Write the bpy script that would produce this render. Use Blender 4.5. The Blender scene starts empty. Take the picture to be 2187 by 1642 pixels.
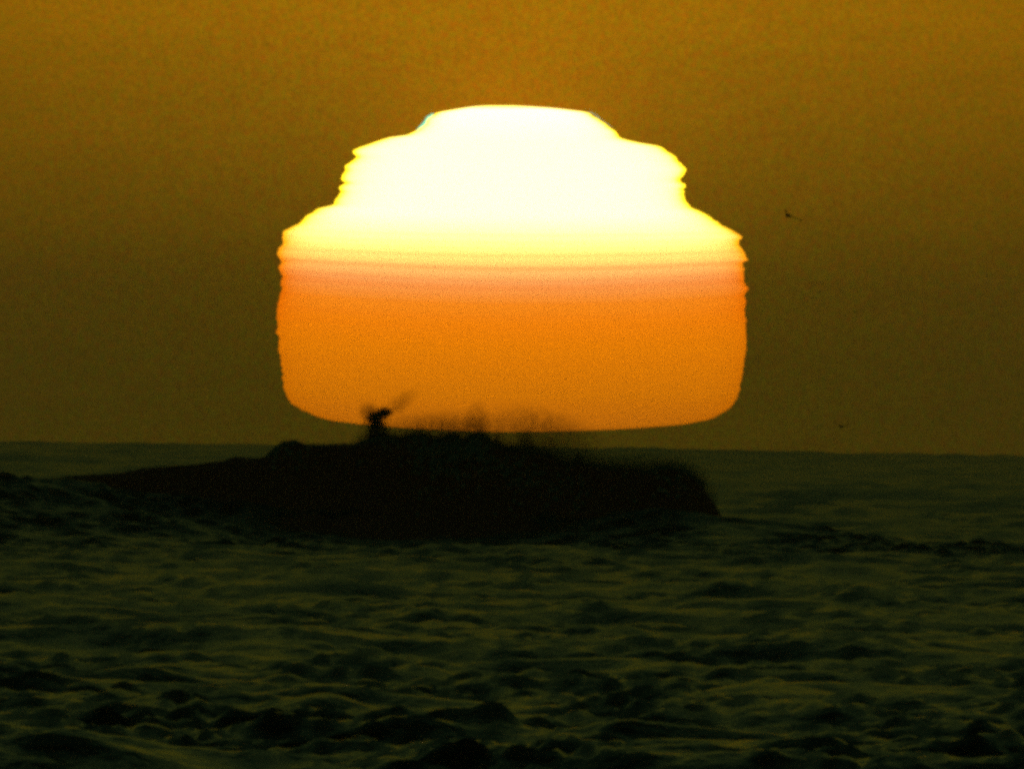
import bpy, bmesh, math, random
import numpy as np
from mathutils import Vector, Matrix, noise

random.seed(7)
rng = np.random.default_rng(11)
sc = bpy.context.scene
C = sc.collection
R_EARTH = 6.371e6
CAM_H = 8.0                       # eye height above the mean sea, metres
FOV = math.radians(1.16)          # a very long lens
W, H = 2187.0, 1642.0             # photograph size, used only to turn sight lines into places
PX = 2 * math.tan(FOV / 2) / W
DIP = math.sqrt(2 * CAM_H / R_EARTH)
ROLL = math.radians(0.85)

# ------------------------------------------------------------------ camera
cam = bpy.data.cameras.new('camera')
cam.sensor_fit = 'HORIZONTAL'
cam.sensor_width = 36.0
cam.lens = 18.0 / math.tan(FOV / 2)
cam.clip_start = 1.0
cam.clip_end = 160000.0
camo = bpy.data.objects.new('camera', cam)
C.objects.link(camo)
elev = -DIP + (969 - 821) * PX
f = Vector((0, math.cos(elev), math.sin(elev)))
r0 = Vector((1, 0, 0))
u0 = r0.cross(f)
rv = (r0 * math.cos(ROLL) + u0 * math.sin(ROLL)).normalized()
uv = rv.cross(f).normalized()
M = Matrix((rv, uv, -f)).transposed().to_4x4()
M.translation = Vector((0, 0, CAM_H))
camo.matrix_world = M
sc.camera = camo
EYE = Vector((0, 0, CAM_H))


def ray(X, Y):
    return f + rv * ((X - W / 2) * PX) + uv * ((H / 2 - Y) * PX)


def place(X, Y, dist):
    d = ray(X, Y)
    return EYE + d * (dist / d.y)


SUN_D = 30000.0
SUN_C = place(1095, 590, SUN_D)
sdir = (SUN_C - EYE).normalized()

# ------------------------------------------------------------------ sky
world = bpy.data.worlds.new('World')
sc.world = world
world.use_nodes = True
nt = world.node_tree
nt.nodes.clear()
N, L = nt.nodes.new, nt.links.new
out = N('ShaderNodeOutputWorld')
bg = N('ShaderNodeBackground')
bg.inputs['Strength'].default_value = 0.05
L(bg.outputs[0], out.inputs[0])
tc = N('ShaderNodeTexCoord')


def vmath(op, a, b=None, t=nt):
    n = t.nodes.new('ShaderNodeVectorMath')
    n.operation = op
    for i, v in enumerate((a, b)):
        if v is None:
            continue
        if hasattr(v, 'links'):
            t.links.new(v, n.inputs[i])
        else:
            n.inputs[i].default_value = v
    return n


def fmath(op, a, b=None, c=None, t=nt, clamp=False):
    n = t.nodes.new('ShaderNodeMath')
    n.operation = op
    n.use_clamp = clamp
    for i, v in enumerate((a, b, c)):
        if v is None:
            continue
        if hasattr(v, 'links'):
            t.links.new(v, n.inputs[i])
        else:
            n.inputs[i].default_value = v
    return n.outputs[0]


d_lift = vmath('ADD', tc.outputs['Generated'], (0, 0, DIP + 0.0003))
sky = N('ShaderNodeTexSky')
sky.sky_type = 'NISHITA'
sky.sun_disc = False
sky.sun_elevation = math.radians(0.4)
sky.sun_rotation = 0.0
sky.dust_density = 3.0
L(d_lift.outputs[0], sky.inputs[0])
tint = vmath('MULTIPLY', sky.outputs[0], (0.165, 0.44, 0.20))   # the photograph's white balance
# forward-scattered glow of the low haze round the sun
glow_dir = (place(1095, 400, SUN_D) - EYE).normalized()
off = vmath('SUBTRACT', tc.outputs['Generated'], tuple(glow_dir))
ln = N('ShaderNodeVectorMath')
ln.operation = 'LENGTH'
L(off.outputs[0], ln.inputs[0])
rad = ln.outputs['Value']
sep = N('ShaderNodeSeparateXYZ')
L(tc.outputs['Generated'], sep.inputs[0])
hgt = fmath('ADD', sep.outputs['Z'], DIP)                       # height above the sea horizon, radians
g1 = fmath('EXPONENT', fmath('MULTIPLY', rad, -1 / 0.0012))
g2 = fmath('EXPONENT', fmath('MULTIPLY', rad, -1 / 0.028))
hi = fmath('MULTIPLY', hgt, 1 / 0.0087, clamp=True)
ext = fmath('POWER', hi, 2.0)
a1 = vmath('SCALE', (13.0, 3.0, 0.0))
L(fmath('MULTIPLY', g1, fmath('MULTIPLY_ADD', hi, 1.3, 0.1)), a1.inputs['Scale'])
a2 = vmath('SCALE', (6.3, 2.2, 0.0))
L(fmath('MULTIPLY', g2, ext), a2.inputs['Scale'])
a3 = vmath('SCALE', (2.1, 1.36, 0.06))
L(g2, a3.inputs['Scale'])
s1 = vmath('ADD', a1.outputs[0], a2.outputs[0])
s2 = vmath('ADD', s1.outputs[0], a3.outputs[0])
s3 = vmath('ADD', s2.outputs[0], tint.outputs[0])
# broad uneven banks of hazy air, and fine film grain painted into the sky colour
nb = N('ShaderNodeTexNoise')
nb.inputs['Scale'].default_value = 1.0
nb.inputs['Detail'].default_value = 3.0
L(vmath('MULTIPLY', tc.outputs['Generated'], (420, 420, 1400)).outputs[0], nb.inputs['Vector'])
nf = N('ShaderNodeTexNoise')
nf.inputs['Scale'].default_value = 1.0
nf.inputs['Detail'].default_value = 1.0
L(vmath('MULTIPLY', tc.outputs['Generated'], (11000, 11000, 11000)).outputs[0], nf.inputs['Vector'])
mb = fmath('MULTIPLY_ADD', nb.outputs[0], 0.16, 0.92)
fine = vmath('MULTIPLY', vmath('SUBTRACT', nf.outputs['Color'], (0.5, 0.5, 0.5)).outputs[0], (0.70, 0.70, 0.70))
fv = vmath('ADD', fine.outputs[0], (1, 1, 1))
fs = vmath('SCALE', fv.outputs[0])
L(mb, fs.inputs['Scale'])
s4 = vmath('MULTIPLY', s3.outputs[0], fs.outputs[0])
L(s4.outputs[0], bg.inputs['Color'])

# ------------------------------------------------------------------ sunlight
sl = bpy.data.lights.new('sunlight', 'SUN')
sl.energy = 0.04
sl.angle = math.radians(0.5)
sl.color = (1.0, 0.55, 0.18)
slo = bpy.data.objects.new('sunlight', sl)
C.objects.link(slo)
slo.rotation_euler = (-sdir).to_track_quat('-Z', 'Y').to_euler()
slo.location = (0, 0, 60)

# ------------------------------------------------------------------ render settings
sc.render.engine = 'CYCLES'
sc.view_settings.view_transform = 'Standard'
sc.view_settings.look = 'None'
sc.view_settings.exposure = 0.0
sc.view_settings.gamma = 1.0
sc.view_settings.use_curve_mapping = False
sc.cycles.use_denoising = False
sc.cycles.use_adaptive_sampling = True
sc.cycles.adaptive_threshold = 0.03
sc.cycles.adaptive_min_samples = 24
sc.cycles.volume_bounces = 0
sc.cycles.filter_width = 4.0
sc.cycles.max_bounces = 4
sc.cycles.sample_clamp_indirect = 0.4
sc.cycles.sample_clamp_direct = 2.5


# ------------------------------------------------------------------ helpers
def mesh_grid(name, P, closed_u=False, closed_v=False, mat=None, smooth=True):
    """P: (nu, nv, 3) array -> mesh data of quads."""
    nu, nv, _ = P.shape
    idx = np.arange(nu * nv).reshape(nu, nv)
    iu = np.vstack([idx, idx[:1]]) if closed_u else idx
    iu = np.hstack([iu, iu[:, :1]]) if closed_v else iu
    q = np.stack([iu[:-1, :-1], iu[1:, :-1], iu[1:, 1:], iu[:-1, 1:]], -1).reshape(-1, 4)
    me = bpy.data.meshes.new(name)
    me.vertices.add(nu * nv)
    me.vertices.foreach_set('co', P.astype(np.float32).ravel())
    me.loops.add(q.size)
    me.loops.foreach_set('vertex_index', q.astype(np.int32).ravel())
    me.polygons.add(len(q))
    me.polygons.foreach_set('loop_start', np.arange(0, q.size, 4, dtype=np.int32))
    me.polygons.foreach_set('use_smooth', np.full(len(q), smooth, dtype=bool))
    me.update(calc_edges=True)
    if mat:
        me.materials.append(mat)
    return me


def link(name, me, parent=None):
    o = bpy.data.objects.new(name, me)
    C.objects.link(o)
    if parent:
        o.parent = parent
    return o


def principled(name, base, rough, ior=1.45, spec=0.5):
    m = bpy.data.materials.new(name)
    m.use_nodes = True
    b = m.node_tree.nodes['Principled BSDF']
    b.inputs['Base Color'].default_value = (*base, 1)
    b.inputs['Roughness'].default_value = rough
    b.inputs['IOR'].default_value = ior
    b.inputs['Specular IOR Level'].default_value = spec
    return m, b


def add_bump(m, b, layers, strength=1.0):
    """layers: (scale xyz, detail, height in metres) noise layers summed into one bump."""
    t = m.node_tree
    co = t.nodes.new('ShaderNodeTexCoord')
    total = None
    for s, det, h in layers:
        mp = t.nodes.new('ShaderNodeMapping')
        mp.inputs['Scale'].default_value = s
        t.links.new(co.outputs['Object'], mp.inputs[0])
        n = t.nodes.new('ShaderNodeTexNoise')
        n.inputs['Scale'].default_value = 1.0
        n.inputs['Detail'].default_value = det
        t.links.new(mp.outputs[0], n.inputs['Vector'])
        v = fmath('MULTIPLY', n.outputs[0], h, t=t)
        total = v if total is None else fmath('ADD', total, v, t=t)
    bp = t.nodes.new('ShaderNodeBump')
    bp.inputs['Strength'].default_value = strength
    bp.inputs['Distance'].default_value = 1.0
    t.links.new(total, bp.inputs['Height'])
    t.links.new(bp.outputs[0], b.inputs['Normal'])


# ------------------------------------------------------------------ sea
WAVE_D = 2400.0                   # the breaker stands this far out


def spectrum(n, lo, hi, amp, spread, head):
    lam = np.exp(rng.uniform(math.log(lo), math.log(hi), n))
    th = head + rng.normal(0, spread, n)
    k = 2 * np.pi / lam
    a = amp * rng.uniform(0.5, 1.3, n)
    return lam, k * np.sin(th), k * np.cos(th), a * lam, rng.uniform(0, 2 * np.pi, n)


SPEC = [
    spectrum(80, 0.4, 1.3, 0.0055, 0.30, 1.45),
    spectrum(110, 0.7, 3.0, 0.0054, 0.85, 0.25),
    spectrum(60, 3.0, 12.0, 0.0034, 0.70, -0.15),
    spectrum(40, 4.0, 20.0, 0.0019, 0.30, 1.35),
    spectrum(16, 18.0, 45.0, 0.0020, 0.35, 0.2),
    spectrum(12, 60.0, 140.0, 0.0016, 0.25, 0.05),
]
SPEC = [np.concatenate(z) for z in zip(*SPEC)]


def sea_at(X, Y):
    d = ray(X, Y)
    a = -d.z / math.hypot(d.x, d.y)                     # depression of the sight line
    q = a * a - 2 * CAM_H / R_EARTH
    dist = R_EARTH * (a - math.sqrt(q)) if q > 0 else R_EARTH * a
    return d.x / d.y * dist, dist


# larger single wavelets and swells: picture position of the crest, half width and height as they look
RIDGES = []
for X_, Y_, w_, h_, dep in ((265, 1240, 85, 36, 2.2), (120, 1330, 60, 22, 1.6), (330, 1350, 70, 26, 1.6), (500, 1290, 120, 24, 2.0), (750, 1232, 55, 20, 1.8),
                            (1395, 1258, 85, 34, 2.2), (1165, 1290, 70, 24, 1.8), (1560, 1268, 60, 20, 1.6), (1770, 1275, 60, 34, 1.8),
                            (2120, 1330, 70, 26, 1.6), (550, 1475, 60, 26, 1.2), (700, 1545, 110, 34, 1.2), (200, 1560, 120, 26, 1.2),
                            (210, 1612, 60, 26, 1.0), (950, 1560, 70, 40, 1.2), (1060, 1600, 110, 40, 1.2), (1480, 1550, 100, 48, 1.3),
                            (1640, 1500, 55, 28, 1.1), (1830, 1570, 110, 36, 1.2), (1900, 1640, 110, 50, 1.2), (2160, 1590, 50, 50, 1.2),
                            (1330, 1360, 60, 22, 1.5), (1900, 1420, 80, 24, 1.4), (620, 1410, 60, 20, 1.5), (1100, 1470, 70, 20, 1.3),
                            (1700, 1100, 90, 30, 4.0), (1780, 1060, 260, 16, 7.0), (2000, 1140, 200, 18, 4.0), (60, 1140, 160, 24, 3.5),
                            (380, 1148, 90, 18, 3.0), (180, 957, 130, 10, 30.0)):
    x_, y_ = sea_at(X_, Y_ + h_)
    RIDGES.append((x_, y_, w_ * PX * y_, dep, 0.95 * h_ * PX * y_))


def build_sea():
    # rows: distance from the beach, finest where the lens sees the water
    d = [2.0]
    while d[-1] < 900:
        d.append(d[-1] * 1.12 + 0.5)
    d[-1] = 900.0
    while d[-1] < 12500:
        far = 0.58 * (d[-1] / 1000) ** 1.3
        q = d[-1] - (WAVE_D + 8)
        w = max(0.0, -q - 40) / 330 if q < 0 else max(0.0, q - 20) / 60
        d.append(d[-1] + 0.32 + (far - 0.32) * min(1.0, w))
    d = np.array(d)
    step = np.gradient(d)
    print('sea rows', len(d))
    # columns: bearing, finest across the frame
    a = list(np.radians(np.arange(0, 0.74, 0.0072)))
    while a[-1] < math.radians(40):
        a.append(a[-1] + (a[-1] - a[-2]) * 1.11 if a[-1] < math.radians(20) else a[-1] + math.radians(4))
    a = np.array(a)
    a = np.concatenate([-a[:0:-1], a])
    astep = np.gradient(a)
    lam, kx, ky, am, ph = SPEC
    P = np.empty((len(d), len(a), 3), np.float32)
    ta = np.tan(a)
    for i0 in range(0, len(d), 256):
        dd = d[i0:i0 + 256, None]
        X = (dd * ta[None, :])
        Y = np.broadcast_to(dd, X.shape)
        sx = dd * astep[None, :]
        sy = step[i0:i0 + 256, None]
        Z = np.zeros_like(X)
        # gusts: patches where the wind roughens the water and patches it leaves smoother
        E = 1 + 0.34 * (np.sin(0.42 * X + 0.021 * Y + 1.0) + np.sin(-0.27 * X + 0.043 * Y) + np.sin(0.75 * X - 0.013 * Y + 2.0)
                        + np.sin(1.3 * X + 0.06 * Y + 0.5))
        E = np.clip(E, 0.25, 1.6)
        DY = np.zeros_like(X)
        for l, p, q, A, w in zip(lam, kx, ky, am, ph):
            k = 2 * np.pi / l
            need = np.maximum(sx * abs(p) / k, sy * abs(q) / k) * 2.2
            fade = np.clip((l / np.maximum(need, 1e-6) - 1) * 2.5, 0, 1)
            if not fade.any():
                continue
            if l < 3.0:
                fade = fade * E
            arg = p * X + q * Y + w
            Z += fade * A * np.sin(arg)
            DY += fade * A * (q / k) * np.cos(arg)
        P[i0:i0 + 256, :, 0] = X
        P[i0:i0 + 256, :, 1] = Y + 0.8 * DY
        rr = X * X + Y * Y
        # the swell that carries the breaker: long and low at its shoulders, steep in the middle
        if dd[0, 0] < 2700 and dd[-1, 0] > 2000:
            Xs_ = X / Y / PX + W / 2
            A_ = np.interp(Xs_, [-700, 0, 300, 600, 900, 1150, 1350, 1480, 1560, 1700, 2000, 2600],
                           [2.1, 2.3, 1.5, 0.5, 0.05, 0.15, 0.9, 1.6, 1.7, 1.2, 0.5, 0.1])
            B_ = np.interp(Xs_, [-700, 0, 300, 600, 900, 1150, 1350, 1480, 1560], [0.3, 0.6, 1.1, 1.6, 1.9, 1.7, 0.9, 0.3, 0.0])
            yc = Y - (WAVE_D - 5.5 + 5 * np.sin(Xs_ / 400.0) + 2.0 * np.sin(Xs_ / 130.0))
            Z += np.where(yc < 0, A_ * np.exp(np.minimum(yc, 0) / 42) + B_ * np.exp(np.minimum(yc, 0) / 3.2),
                          (A_ + B_) * np.exp(-np.maximum(yc, 0) / 25))
        for px_, py_, hw, dd_, hh in RIDGES:
            ex = np.exp(-((X - px_) / hw) ** 2)
            if dd[0, 0] > py_ + 60 or dd[-1, 0] < py_ - 60:
                continue
            s_ = Y - py_ - 0.8 * dd_ * np.sin(X / hw * 2.3 + px_)
            g_ = np.where(s_ < 0, np.exp(-(s_ / dd_) ** 2), np.exp(-(s_ / (3.5 * dd_)) ** 2))
            Z += hh * ex * g_
        P[i0:i0 + 256, :, 2] = Z - rr / (2 * R_EARTH)
    m, b = principled('sea_water', (0.006, 0.010, 0.006), 0.12, 1.333)
    add_bump(m, b, [((0.9, 0.45, 1), 3, 0.20), ((3.2, 1.3, 3), 4, 0.09)])
    # the farther off, the more unresolved ripples there are in each patch of water
    t = m.node_tree
    co = t.nodes.new('ShaderNodeTexCoord')
    sp = t.nodes.new('ShaderNodeSeparateXYZ')
    t.links.new(co.outputs['Object'], sp.inputs[0])
    mr = t.nodes.new('ShaderNodeMapRange')
    mr.inputs['From Min'].default_value = 900
    mr.inputs['From Max'].default_value = 3000
    mr.inputs['To Min'].default_value = 0.15
    mr.inputs['To Max'].default_value = 0.25
    t.links.new(sp.outputs['Y'], mr.inputs['Value'])
    t.links.new(mr.outputs[0], b.inputs['Roughness'])
    o = link('sea', mesh_grid('sea', P, mat=m))
    o['kind'] = 'structure'
    return o


build_sea()

# ------------------------------------------------------------------ the sun, squashed and stepped by the layered air
SUN_LEFT = [(227, 1040), (229, 1005), (232, 992), (241, 934), (253, 914), (264, 908), (280, 890), (290, 870), (295, 831),
            (303, 806), (313, 780), (323, 752), (328, 755), (335, 766), (342, 755), (356, 737), (364, 740), (383, 729),
            (392, 739), (400, 724), (409, 728), (418, 725), (431, 714), (436, 716), (441, 703), (447, 678), (464, 652),
            (477, 645), (484, 624), (496, 606), (510, 602), (520, 606), (536, 593), (546, 591), (559, 603), (576, 596),
            (589, 605), (600, 600), (612, 603), (634, 598), (668, 592), (696, 592), (724, 595), (752, 597), (780, 601),
            (808, 604), (836, 609), (861, 618), (873, 642), (889, 675), (898, 710), (906, 775), (914, 870), (920, 980), (922, 1060)]
SUN_RIGHT = [(227, 1100), (230, 1150), (232, 1184), (241, 1253), (257, 1279), (275, 1305), (298, 1330), (307, 1369),
             (313, 1407), (339, 1445), (364, 1463), (382, 1453), (386, 1450), (397, 1463), (415, 1459), (433, 1465),
             (446, 1479), (459, 1509), (482, 1540), (497, 1573), (507, 1586), (515, 1574), (538, 1587), (556, 1598),
             (561, 1584), (575, 1590), (589, 1585), (604, 1591), (618, 1598), (630, 1588), (640, 1591), (668, 1592),
             (696, 1593), (738, 1593), (780, 1589), (822, 1580), (856, 1572), (875, 1554), (895, 1520), (906, 1464),
             (915, 1352), (919, 1268), (922, 1140)]
SUN_COL = [  # height in the picture, what the film shows there (linear, over 1 where it burns out)
    (227, (4.2, 3.6, 1.5)), (300, (3.8, 3.3, 1.15)), (400, (3.2, 2.7, 1.02)), (450, (2.8, 2.3, 0.90)), (485, (2.3, 1.8, 0.62)),
    (515, (1.9, 1.4, 0.36)), (528, (1.75, 1.2, 0.28)), (533, (1.55, 0.92, 0.21)), (539, (1.65, 1.0, 0.23)), (547, (1.6, 0.96, 0.22)),
    (552, (1.45, 0.74, 0.17)), (556, (1.4, 0.60, 0.15)), (561, (1.45, 0.68, 0.17)), (570, (1.4, 0.60, 0.15)), (577, (1.35, 0.51, 0.12)),
    (581, (1.28, 0.42, 0.10)), (590, (1.28, 0.41, 0.085)), (604, (1.22, 0.36, 0.055)), (630, (1.15, 0.30, 0.012)), (670, (1.07, 0.262, 0.003)),
    (720, (0.93, 0.238, 0.001)), (780, (0.80, 0.212, 0.001)), (840, (0.68, 0.182, 0.001)), (890, (0.57, 0.150, 0.002)), (922, (0.46, 0.120, 0.002))]


def build_sun():
    ys = np.concatenate([np.linspace(227, 300, 60), np.linspace(301.5, 640, 230), np.linspace(643, 860, 70),
                         np.linspace(862, 922, 50)])
    lf = np.array(SUN_LEFT, float)
    rt = np.array(SUN_RIGHT, float)
    xl = np.interp(ys, lf[:, 0], lf[:, 1])
    xr = np.interp(ys, rt[:, 0], rt[:, 1])
    ker = np.array([1, 2, 3, 2, 1]) / 9.0
    xl[2:-2] = np.convolve(xl, ker, 'valid')
    xr[2:-2] = np.convolve(xr, ker, 'valid')
    # flutter of the air along both limbs
    xl += np.interp(ys, np.arange(200, 960, 5.0), rng.normal(0, 1.6, 152))
    xr += np.interp(ys, np.arange(200, 960, 5.0), rng.normal(0, 1.6, 152))
    na = 112
    streak = rng.normal(0, 0.06, 190)
    th = np.linspace(0, 2 * np.pi, na, endpoint=False)
    P = np.zeros((len(ys), na, 3))
    col = np.zeros((len(ys), na, 4), np.float32)
    cy = np.array([c[0] for c in SUN_COL], float)
    cc = np.array([c[1] for c in SUN_COL])
    half = 0.5 * (xr - xl)
    mid = 0.5 * (xr + xl)
    ss = SUN_D * PX
    for i, y in enumerate(ys):
        x = half[i] * np.cos(th)
        # each slice of the disc is a round slab; width and depth alike
        px = mid[i] + x
        for j in range(na):
            p = place(px[j], y, SUN_D)
            P[i, j] = (p.x, p.y + half[i] * ss * math.sin(th[j]) * 0.6, p.z)
        bow = np.interp(y, [440, 535, 600, 700, 860], [5, 12, 22, 22, 6])
        ye = y - bow * (1 - ((px - 1095) / 500) ** 2) + (px - 1095) * -0.006
        c = np.stack([np.interp(ye, cy, cc[:, k]) for k in range(3)], -1)
        st = np.interp(ye, np.arange(200, 960, 4.0), streak) * np.interp(y, [470, 520, 610, 700], [0.1, 1, 1, 0.25])
        c *= (1 + np.stack([0.25 * st, st, 1.6 * st], -1))
        c *= np.interp(y, [230, 600, 920], [1.12, 1.42, 1.60])        # what the haze in between takes away
        mu = np.abs(np.sin(th))
        limb = np.clip((1 - mu) ** 3 * 1.7, 0, 1)
        limb = np.maximum(limb, max(0.0, 1 - (y - 226) / 9.0))
        gd = np.interp(y, [470, 505, 620, 700], [0.30, 0.55, 0.35, 0.15])
        c *= np.stack([1 - 0.08 * limb, 1 - gd * limb, 1 - 0.96 * limb], -1)
        col[i, :, :3] = c
        col[i, :, 3] = 1
    P -= np.array(SUN_C)
    me = mesh_grid('sun', P, closed_v=True)
    at = me.color_attributes.new('light', 'FLOAT_COLOR', 'POINT')
    at.data.foreach_set('color', col.ravel())
    bm = bmesh.new()
    bm.from_mesh(me)
    bmesh.ops.holes_fill(bm, edges=[e for e in bm.edges if e.is_boundary], sides=0)
    bm.to_mesh(me)
    bm.free()
    m = bpy.data.materials.new('sunlight_surface')
    m.use_nodes = True
    t = m.node_tree
    t.nodes.clear()
    o = t.nodes.new('ShaderNodeOutputMaterial')
    e = t.nodes.new('ShaderNodeEmission')
    v = t.nodes.new('ShaderNodeAttribute')
    v.attribute_name = 'light'
    t.links.new(v.outputs['Color'], e.inputs[0])
    t.links.new(e.outputs[0], o.inputs[0])
    me.materials.append(m)
    so = link('sun', me)
    so.location = SUN_C
    so['label'] = 'huge setting sun, flattened and stepped like a hat, white at the top and orange below'
    so['category'] = 'sun'
    # the green rims on its upper shoulders
    gm = bpy.data.materials.new('green_rim_light')
    gm.use_nodes = True
    t = gm.node_tree
    t.nodes.clear()
    o = t.nodes.new('ShaderNodeOutputMaterial')
    e = t.nodes.new('ShaderNodeEmission')
    e.inputs[0].default_value = (0.30, 1.15, 0.75, 1)
    t.links.new(e.outputs[0], o.inputs[0])
    for path, w in (([(926, 243), (915, 252), (909, 262), (900, 272), (890, 280)], 3.6),
                    ([(1255, 239), (1270, 245), (1282, 255), (1296, 265), (1309, 275)], 3.4)):
        bm = bmesh.new()
        rings = []
        for k, (X, Y) in enumerate(path):
            c = place(X, Y, SUN_D) - SUN_C
            wk = w * (0.35 if k in (0, len(path) - 1) else 1.0) * ss
            rings.append([bm.verts.new(c + Vector((wk * math.cos(q), 4 * wk * math.sin(q), -wk * math.cos(q) * 0.6)))
                          for q in np.linspace(0, 2 * np.pi, 8, endpoint=False)])
        for A, B in zip(rings[:-1], rings[1:]):
            for k in range(8):
                bm.faces.new((A[k], A[(k + 1) % 8], B[(k + 1) % 8], B[k]))
        bm.faces.new(rings[0])
        bm.faces.new(rings[-1][::-1])
        me = bpy.data.meshes.new('green_rim')
        bm.to_mesh(me)
        bm.free()
        me.materials.append(gm)
        g = link('green_rim', me, so)
        g['label'] = 'thin green edge on an upper shoulder of the sun'
    return so


build_sun()

# ------------------------------------------------------------------ the breaking wave
CREST = [(-500, 1040), (-250, 1030), (0, 1030), (90, 1023), (128, 1019), (190, 1013), (260, 1009), (310, 998), (420, 992), (475, 984), (505, 974),
         (560, 978), (585, 960), (605, 944), (630, 944), (650, 951), (720, 951), (760, 949), (776, 942), (800, 936),
         (832, 934), (854, 937), (886, 929), (908, 931), (922, 938), (941, 938), (957, 932), (975, 932), (988, 939),
         (1006, 932), (1021, 929), (1040, 934), (1050, 945), (1084, 958), (1106, 960), (1144, 964), (1177, 976), (1207, 990),
         (1248, 992), (1300, 997), (1345, 1001), (1380, 1006), (1403, 1001), (1435, 999), (1470, 1010), (1490, 1028),
         (1508, 1050), (1526, 1076), (1545, 1110), (1570, 1150), (1620, 1172), (1850, 1190)]
CR = np.array(CREST, float)


def crest_px(X):
    return np.interp(X, CR[:, 0], CR[:, 1])


def build_breaker():
    root = bpy.data.objects.new('breaking_wave', None)
    C.objects.link(root)
    base = place(1000, 1168, WAVE_D)
    root.location = base
    root['label'] = 'dark breaking wave rearing up in front of the sun, spray flying off its crest'
    root['category'] = 'wave'
    nu = 760
    Xs = np.linspace(-480, 1840, nu)
    # profile from front toe over the lip to the back toe: (depth m, share of the crest height)
    prof = [(-46, -0.30), (-36, -0.22), (-26, -0.12), (-17, 0.0), (-11, 0.12), (-7.5, 0.24), (-5.6, 0.36), (-4.2, 0.48),
            (-3.2, 0.59), (-2.5, 0.70), (-2.0, 0.80), (-1.6, 0.88), (-1.2, 0.95), (-0.6, 0.99), (0, 1.0), (0.8, 0.98), (2, 0.93),
            (4, 0.84), (7, 0.70), (11, 0.53), (16, 0.36), (23, 0.19), (32, 0.06), (42, -0.08), (50, -0.3)]
    pd = np.array(prof)
    tt = np.linspace(0, len(prof) - 1, 96)
    pdx = np.interp(tt, np.arange(len(prof)), pd[:, 0])
    phz = np.interp(tt, np.arange(len(prof)), pd[:, 1])
    P = np.zeros((nu, 96, 3))
    for i, X in enumerate(Xs):
        c = place(X, crest_px(X), WAVE_D)
        z0 = -(c.x ** 2 + c.y ** 2) / (2 * R_EARTH)
        h = c.z - z0
        brk = np.interp(X, [0, 520, 620, 1480, 1600], [0.55, 0.6, 1, 1, 0.5])   # how broken the crest is
        bend = 5 * math.sin(X / 400.0) + 2.0 * math.sin(X / 130.0)
        for j in range(96):
            x, y, z = c.x, c.y + bend + pdx[j], z0 + h * phz[j]
            q = Vector((x, y, z))
            s = max(0.0, phz[j])
            a = 0.16 + brk * (0.50 * s ** 0.7)
            n1 = noise.fractal(q * 0.9, 1.0, 2.1, 4)
            n2 = noise.noise(q * 0.35 + Vector((9, 3, 1)))
            top = max(0.0, (phz[j] - 0.8) / 0.2)
            P[i, j] = (x + 0.30 * a * n2, y - a * 0.9 * n1 - 0.7 * brk * s * n2, z + 0.22 * a * n1 * (1 - 0.6 * top))
    P -= np.array(base)
    m, b = principled('wave_water', (0.70, 0.15, 0.12), 0.55, 1.333, 0.2)
    add_bump(m, b, [((1.6, 1.6, 1.6), 4, 0.25), ((9, 9, 9), 3, 0.03)])
    link('wave_face', mesh_grid('wave_face', P, mat=m), root)

    # torn foam clots along the lip: many small lumps, uncountable
    fm, fb = principled('foam', (0.62, 0.58, 0.48), 0.7, 1.333, 0.3)
    ico = bmesh.new()
    bmesh.ops.create_icosphere(ico, subdivisions=1, radius=1.0)
    iv = np.array([v.co[:] for v in ico.verts])
    ifc = np.array([[v.index for v in fc.verts] for fc in ico.faces])
    ico.free()
    tet = np.array([(1, 1, 1), (-1, -1, 1), (-1, 1, -1), (1, -1, -1)], float) / math.sqrt(3)
    tfc = np.array([(0, 2, 1), (0, 1, 3), (0, 3, 2), (1, 2, 3)])

    def lumps(name, pts, rad, shape, faces, mat, label, jitter=0.0):
        n = len(pts)
        V = pts[:, None, :] + rad[:, None, None] * shape[None] * (1 + jitter * rng.normal(0, 1, (n, len(shape), 1)))
        F = (faces[None] + (np.arange(n) * len(shape))[:, None, None]).reshape(-1, 3)
        me = bpy.data.meshes.new(name)
        V = (V - np.array(base)).reshape(-1, 3)
        me.vertices.add(len(V))
        me.vertices.foreach_set('co', V.astype(np.float32).ravel())
        me.loops.add(F.size)
        me.loops.foreach_set('vertex_index', F.astype(np.int32).ravel())
        me.polygons.add(len(F))
        me.polygons.foreach_set('loop_start', np.arange(0, F.size, 3, dtype=np.int32))
        me.update(calc_edges=True)
        me.materials.append(mat)
        o = link(name, me, root)
        o['kind'] = 'stuff'
        o['label'] = label
        return o

    def spots(X, Y, depth):
        out = np.empty((len(X), 3))
        for i in range(len(X)):
            out[i] = place(X[i], Y[i], WAVE_D)
        bend = 5 * np.sin(X / 400.0) + 2.0 * np.sin(X / 130.0)
        out[:, 1] += bend + depth
        return out

    X = np.concatenate([rng.uniform(570, 1500, 2600), rng.normal(890, 12, 150), rng.normal(965, 14, 150), rng.normal(1022, 16, 200),
                        rng.normal(612, 16, 150), rng.normal(1425, 26, 350), rng.normal(1000, 110, 900)])
    below = rng.exponential(np.where((X > 850) & (X < 1260), 24, 10), len(X)) + 1
    Y = crest_px(X) + below
    lumps('foam_crest', spots(X, Y, -1.9 * below * PX * WAVE_D - 0.1 + rng.normal(0, 0.3, len(X))), rng.uniform(0.03, 0.13, len(X)), iv, ifc, fm,
          'lumpy foam along the torn crest', 0.18)

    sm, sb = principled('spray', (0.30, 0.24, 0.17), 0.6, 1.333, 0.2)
    sb.inputs['Alpha'].default_value = 0.45            # drops let part of the light through
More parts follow.
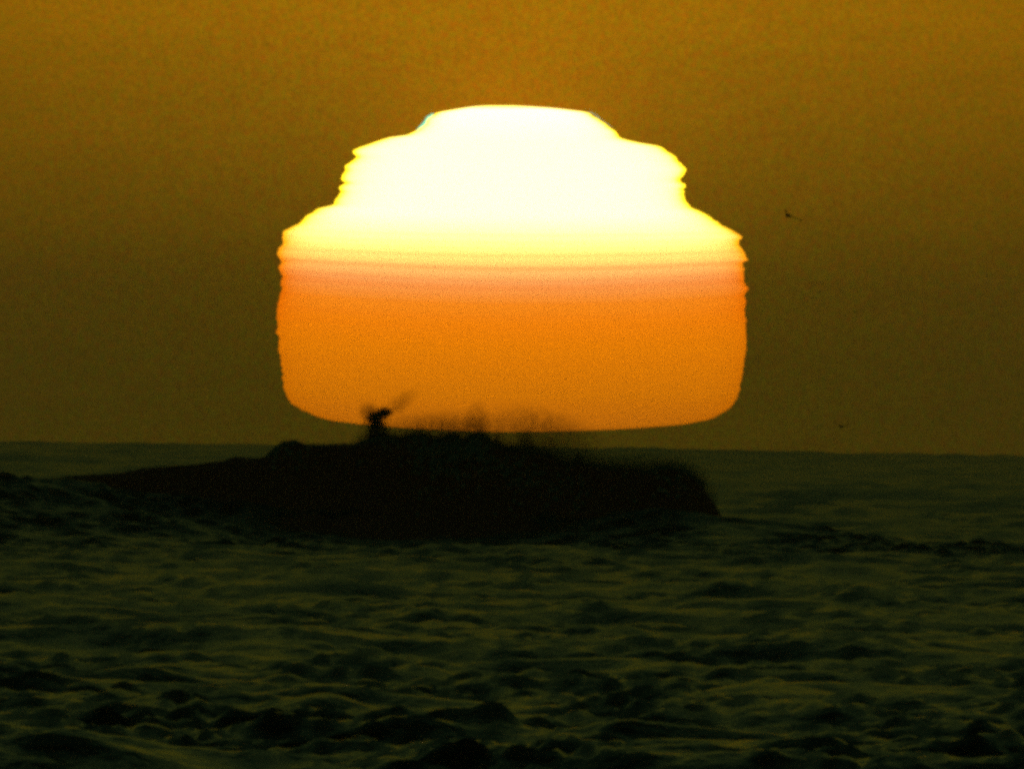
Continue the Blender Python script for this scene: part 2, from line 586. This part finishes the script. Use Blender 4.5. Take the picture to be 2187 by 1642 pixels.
    # the dark jet thrown up left of the middle, hooked to the right at its top
    jet = np.array([(808, 950), (801, 928), (796, 908), (801, 892), (812, 883), (830, 879)], float)
    wid = np.array([30, 21, 16, 14, 11, 6])
    n = 2400
    s = rng.uniform(0, 5, n)
    Xj = np.interp(s, range(6), jet[:, 0]) + rng.normal(0, 1, n) * np.interp(s, range(6), wid) * 0.75
    Yj = np.interp(s, range(6), jet[:, 1]) + rng.normal(0, 1, n) * np.interp(s, range(6), wid) * 0.6
    lumps('spray_jet', spots(Xj, Yj, rng.normal(0, 0.4, n)), rng.uniform(0.014, 0.042, n), tet, tfc, sm,
          'dark hooked jet of spray leaping off the crest', 0.2)
    # fine spindrift over the crest
    X, Y = [], []

    def fuzz(n, lo, hi, mean, drift=0.0):
        x = rng.uniform(lo, hi, n)
        up = rng.exponential(mean, n)
        X.append(x + up * drift)
        Y.append(crest_px(x) - up + 4)

    fuzz(7000, 570, 800, 3.0)
    fuzz(26000, 800, 1060, 6, 0.3)
    fuzz(24000, 1050, 1240, 9, 0.4)
    fuzz(26000, 1220, 1500, 8, 0.5)
    X, Y = np.concatenate(X), np.concatenate(Y)
    lumps('spindrift', spots(X, Y, rng.normal(0.5, 1.5, len(X))), rng.uniform(0.010, 0.020, len(X)), tet, tfc, sm,
          'fine spindrift blown off the crest', 0.2)
    # puffs of mist hanging over the crest
    vm = bpy.data.materials.new('spray_mist')
    vm.use_nodes = True
    t = vm.node_tree
    t.nodes.clear()
    vo = t.nodes.new('ShaderNodeOutputMaterial')
    pv = t.nodes.new('ShaderNodeVolumePrincipled')
    pv.inputs['Color'].default_value = (0.55, 0.46, 0.32, 1)
    pv.inputs['Anisotropy'].default_value = 0.3
    co = t.nodes.new('ShaderNodeTexCoord')
    le = t.nodes.new('ShaderNodeVectorMath')
    le.operation = 'LENGTH'
    t.links.new(co.outputs['Object'], le.inputs[0])
    ge = t.nodes.new('ShaderNodeNewGeometry')
    nz = t.nodes.new('ShaderNodeTexNoise')
    nz.inputs['Scale'].default_value = 2.6
    nz.inputs['Detail'].default_value = 2.0
    t.links.new(ge.outputs['Position'], nz.inputs['Vector'])
    fall = fmath('SUBTRACT', 1.0, fmath('MULTIPLY', le.outputs['Value'], le.outputs['Value'], t=t), t=t, clamp=True)
    clump = fmath('MULTIPLY_ADD', nz.outputs[0], 3.2, -0.9, t=t, clamp=True)
    oi = t.nodes.new('ShaderNodeObjectInfo')
    den = fmath('MULTIPLY', fmath('MULTIPLY', fall, fall, t=t), clump, t=t)
    t.links.new(fmath('MULTIPLY', den, oi.outputs['Alpha'], t=t), pv.inputs['Density'])
    t.links.new(pv.outputs[0], vo.inputs['Volume'])
    bm = bmesh.new()
    bmesh.ops.create_icosphere(bm, subdivisions=3, radius=1.0)
    pm = bpy.data.meshes.new('spray_mist')
    bm.to_mesh(pm)
    bm.free()
    pm.materials.append(vm)
    pxm = PX * WAVE_D
    for X_, Y_, rx, ry, tilt, dens in ((806, 925, 30, 44, 0, 3.4), (801, 897, 21, 27, 20, 3.8), (818, 883, 26, 14, 22, 3.0), (806, 940, 64, 28, 0, 2.4),
                                       (853, 862, 60, 26, 38, 0.6), (786, 878, 28, 28, 0, 0.9), (1018, 900, 36, 56, -8, 0.65),
                                       (1122, 944, 26, 40, 0, 1.5), (960, 915, 200, 50, 0, 1.0), (1170, 922, 160, 62, -15, 0.8),
                                       (1230, 980, 150, 46, -12, 0.8), (1400, 1000, 150, 42, -8, 0.9), (1495, 1050, 62, 40, -40, 1.3)):
        o = link('spray_mist', pm, root)
        bend = 5 * math.sin(X_ / 400.0) + 2.0 * math.sin(X_ / 130.0)
        p = place(X_, Y_, WAVE_D)
        o.location = p + Vector((0, bend + 0.5, 0)) - base
        o.scale = (rx * pxm, 1.3, ry * pxm)
        o.rotation_euler = (0, -math.radians(tilt), 0)
        o.color = (1, 1, 1, dens)
        o['kind'] = 'stuff'


build_breaker()

# ------------------------------------------------------------------ salt haze over the sea
bm = bmesh.new()
bmesh.ops.create_cube(bm, size=1.0)
me = bpy.data.meshes.new('haze')
bm.to_mesh(me)
bm.free()
hm = bpy.data.materials.new('haze')
hm.use_nodes = True
t = hm.node_tree
t.nodes.clear()
ho = t.nodes.new('ShaderNodeOutputMaterial')
hv = t.nodes.new('ShaderNodeVolumePrincipled')
hv.inputs['Color'].default_value = (0.86, 0.84, 0.80, 1)
hv.inputs['Density'].default_value = 4.6e-5
hv.inputs['Anisotropy'].default_value = 0.7
t.links.new(hv.outputs[0], ho.inputs['Volume'])
me.materials.append(hm)
o = link('haze', me)
o.scale = (24000, 13400, 55)
o.location = (0, 6500, 5.5)
o['kind'] = 'stuff'


# ------------------------------------------------------------------ the two birds
def bird_mesh(name, left, right, mat):
    """One closed skin: spindle body with head, beak and tail, and two bent tapering wings.
    left / right: wing joints (shoulder, wrist, tip) as (out, forward, up)."""
    bm = bmesh.new()

    def loft(rings):
        vs = [[bm.verts.new(p) for p in rg] for rg in rings]
        n = len(vs[0])
        for A, B in zip(vs[:-1], vs[1:]):
            for k in range(n):
                bm.faces.new((A[k], A[(k + 1) % n], B[(k + 1) % n], B[k]))
        bm.faces.new(vs[0][::-1])
        bm.faces.new(vs[-1])

    body = [(-0.30, 0.055, 0.010, 0.0), (-0.20, 0.045, 0.018, 0.0), (-0.12, 0.050, 0.042, 0.0), (0.0, 0.070, 0.068, 0.0), (0.10, 0.062, 0.062, 0.005),
            (0.17, 0.040, 0.044, 0.012), (0.215, 0.034, 0.036, 0.022), (0.25, 0.024, 0.026, 0.022), (0.275, 0.012, 0.013, 0.016), (0.32, 0.006, 0.007, 0.006)]
    q = np.linspace(0, 2 * np.pi, 12, endpoint=False)
    loft([[(w * math.cos(t), y, zc + h * math.sin(t)) for t in q] for y, w, h, zc in body])
    for sgn, joints in ((-1, left), (1, right)):
        rings = []
        chords = (0.17, 0.15, 0.115, 0.03)
        pts = [(0.02, 0.02, 0.02)] + list(joints)
        for (ox, fy, uz), ch in zip(pts, chords):
            rings.append([(sgn * ox, fy + 0.5 * ch * math.cos(t), uz + 0.014 * math.sin(t)) for t in q])
        loft(rings)
    bmesh.ops.recalc_face_normals(bm, faces=bm.faces)
    me = bpy.data.meshes.new(name)
    bm.to_mesh(me)
    bm.free()
    o = bpy.data.objects.new(name, me)
    C.objects.link(o)
    rm = o.modifiers.new('skin_over', 'REMESH')
    rm.mode = 'VOXEL'
    rm.voxel_size = 0.011
    dg = bpy.context.evaluated_depsgraph_get()
    me2 = bpy.data.meshes.new_from_object(o.evaluated_get(dg))
    bpy.data.objects.remove(o)
    me2.name = name
    for p in me2.polygons:
        p.use_smooth = True
    me2.materials.clear()
    me2.materials.append(mat)
    return me2


bm_, _ = principled('dark_plumage', (0.06, 0.05, 0.04), 0.7)
B = link('seabird', bird_mesh('seabird', [(0.10, 0.03, 0.06), (0.17, 0.02, 0.15), (0.24, -0.08, 0.24)],
                              [(0.17, 0.03, 0.03), (0.34, 0.01, 0.02), (0.56, -0.12, -0.03)], bm_))
B.location = place(1684, 461, 2500)
B.scale = (1.3, 1.3, 1.3)
B.rotation_euler = (math.radians(4), math.radians(17), math.radians(28))
B['label'] = 'larger dark seabird gliding high in the sky, level with the upper part of the sun'
B['category'] = 'bird'
B['group'] = 'seabirds flying right of the sun'
B = link('seabird', bird_mesh('seabird', [(0.13, 0.04, 0.07), (0.24, 0.02, 0.17), (0.34, -0.06, 0.25)],
                              [(0.15, 0.04, 0.03), (0.28, 0.01, 0.07), (0.40, -0.08, 0.10)], bm_))
B.location = place(1796, 911, 3300)
B.scale = (1.5, 1.5, 1.5)
B.rotation_euler = (math.radians(4), 0.0, math.radians(14))
B['label'] = 'smaller dark seabird flying low just above the horizon'
B['category'] = 'bird'
B['group'] = 'seabirds flying right of the sun'
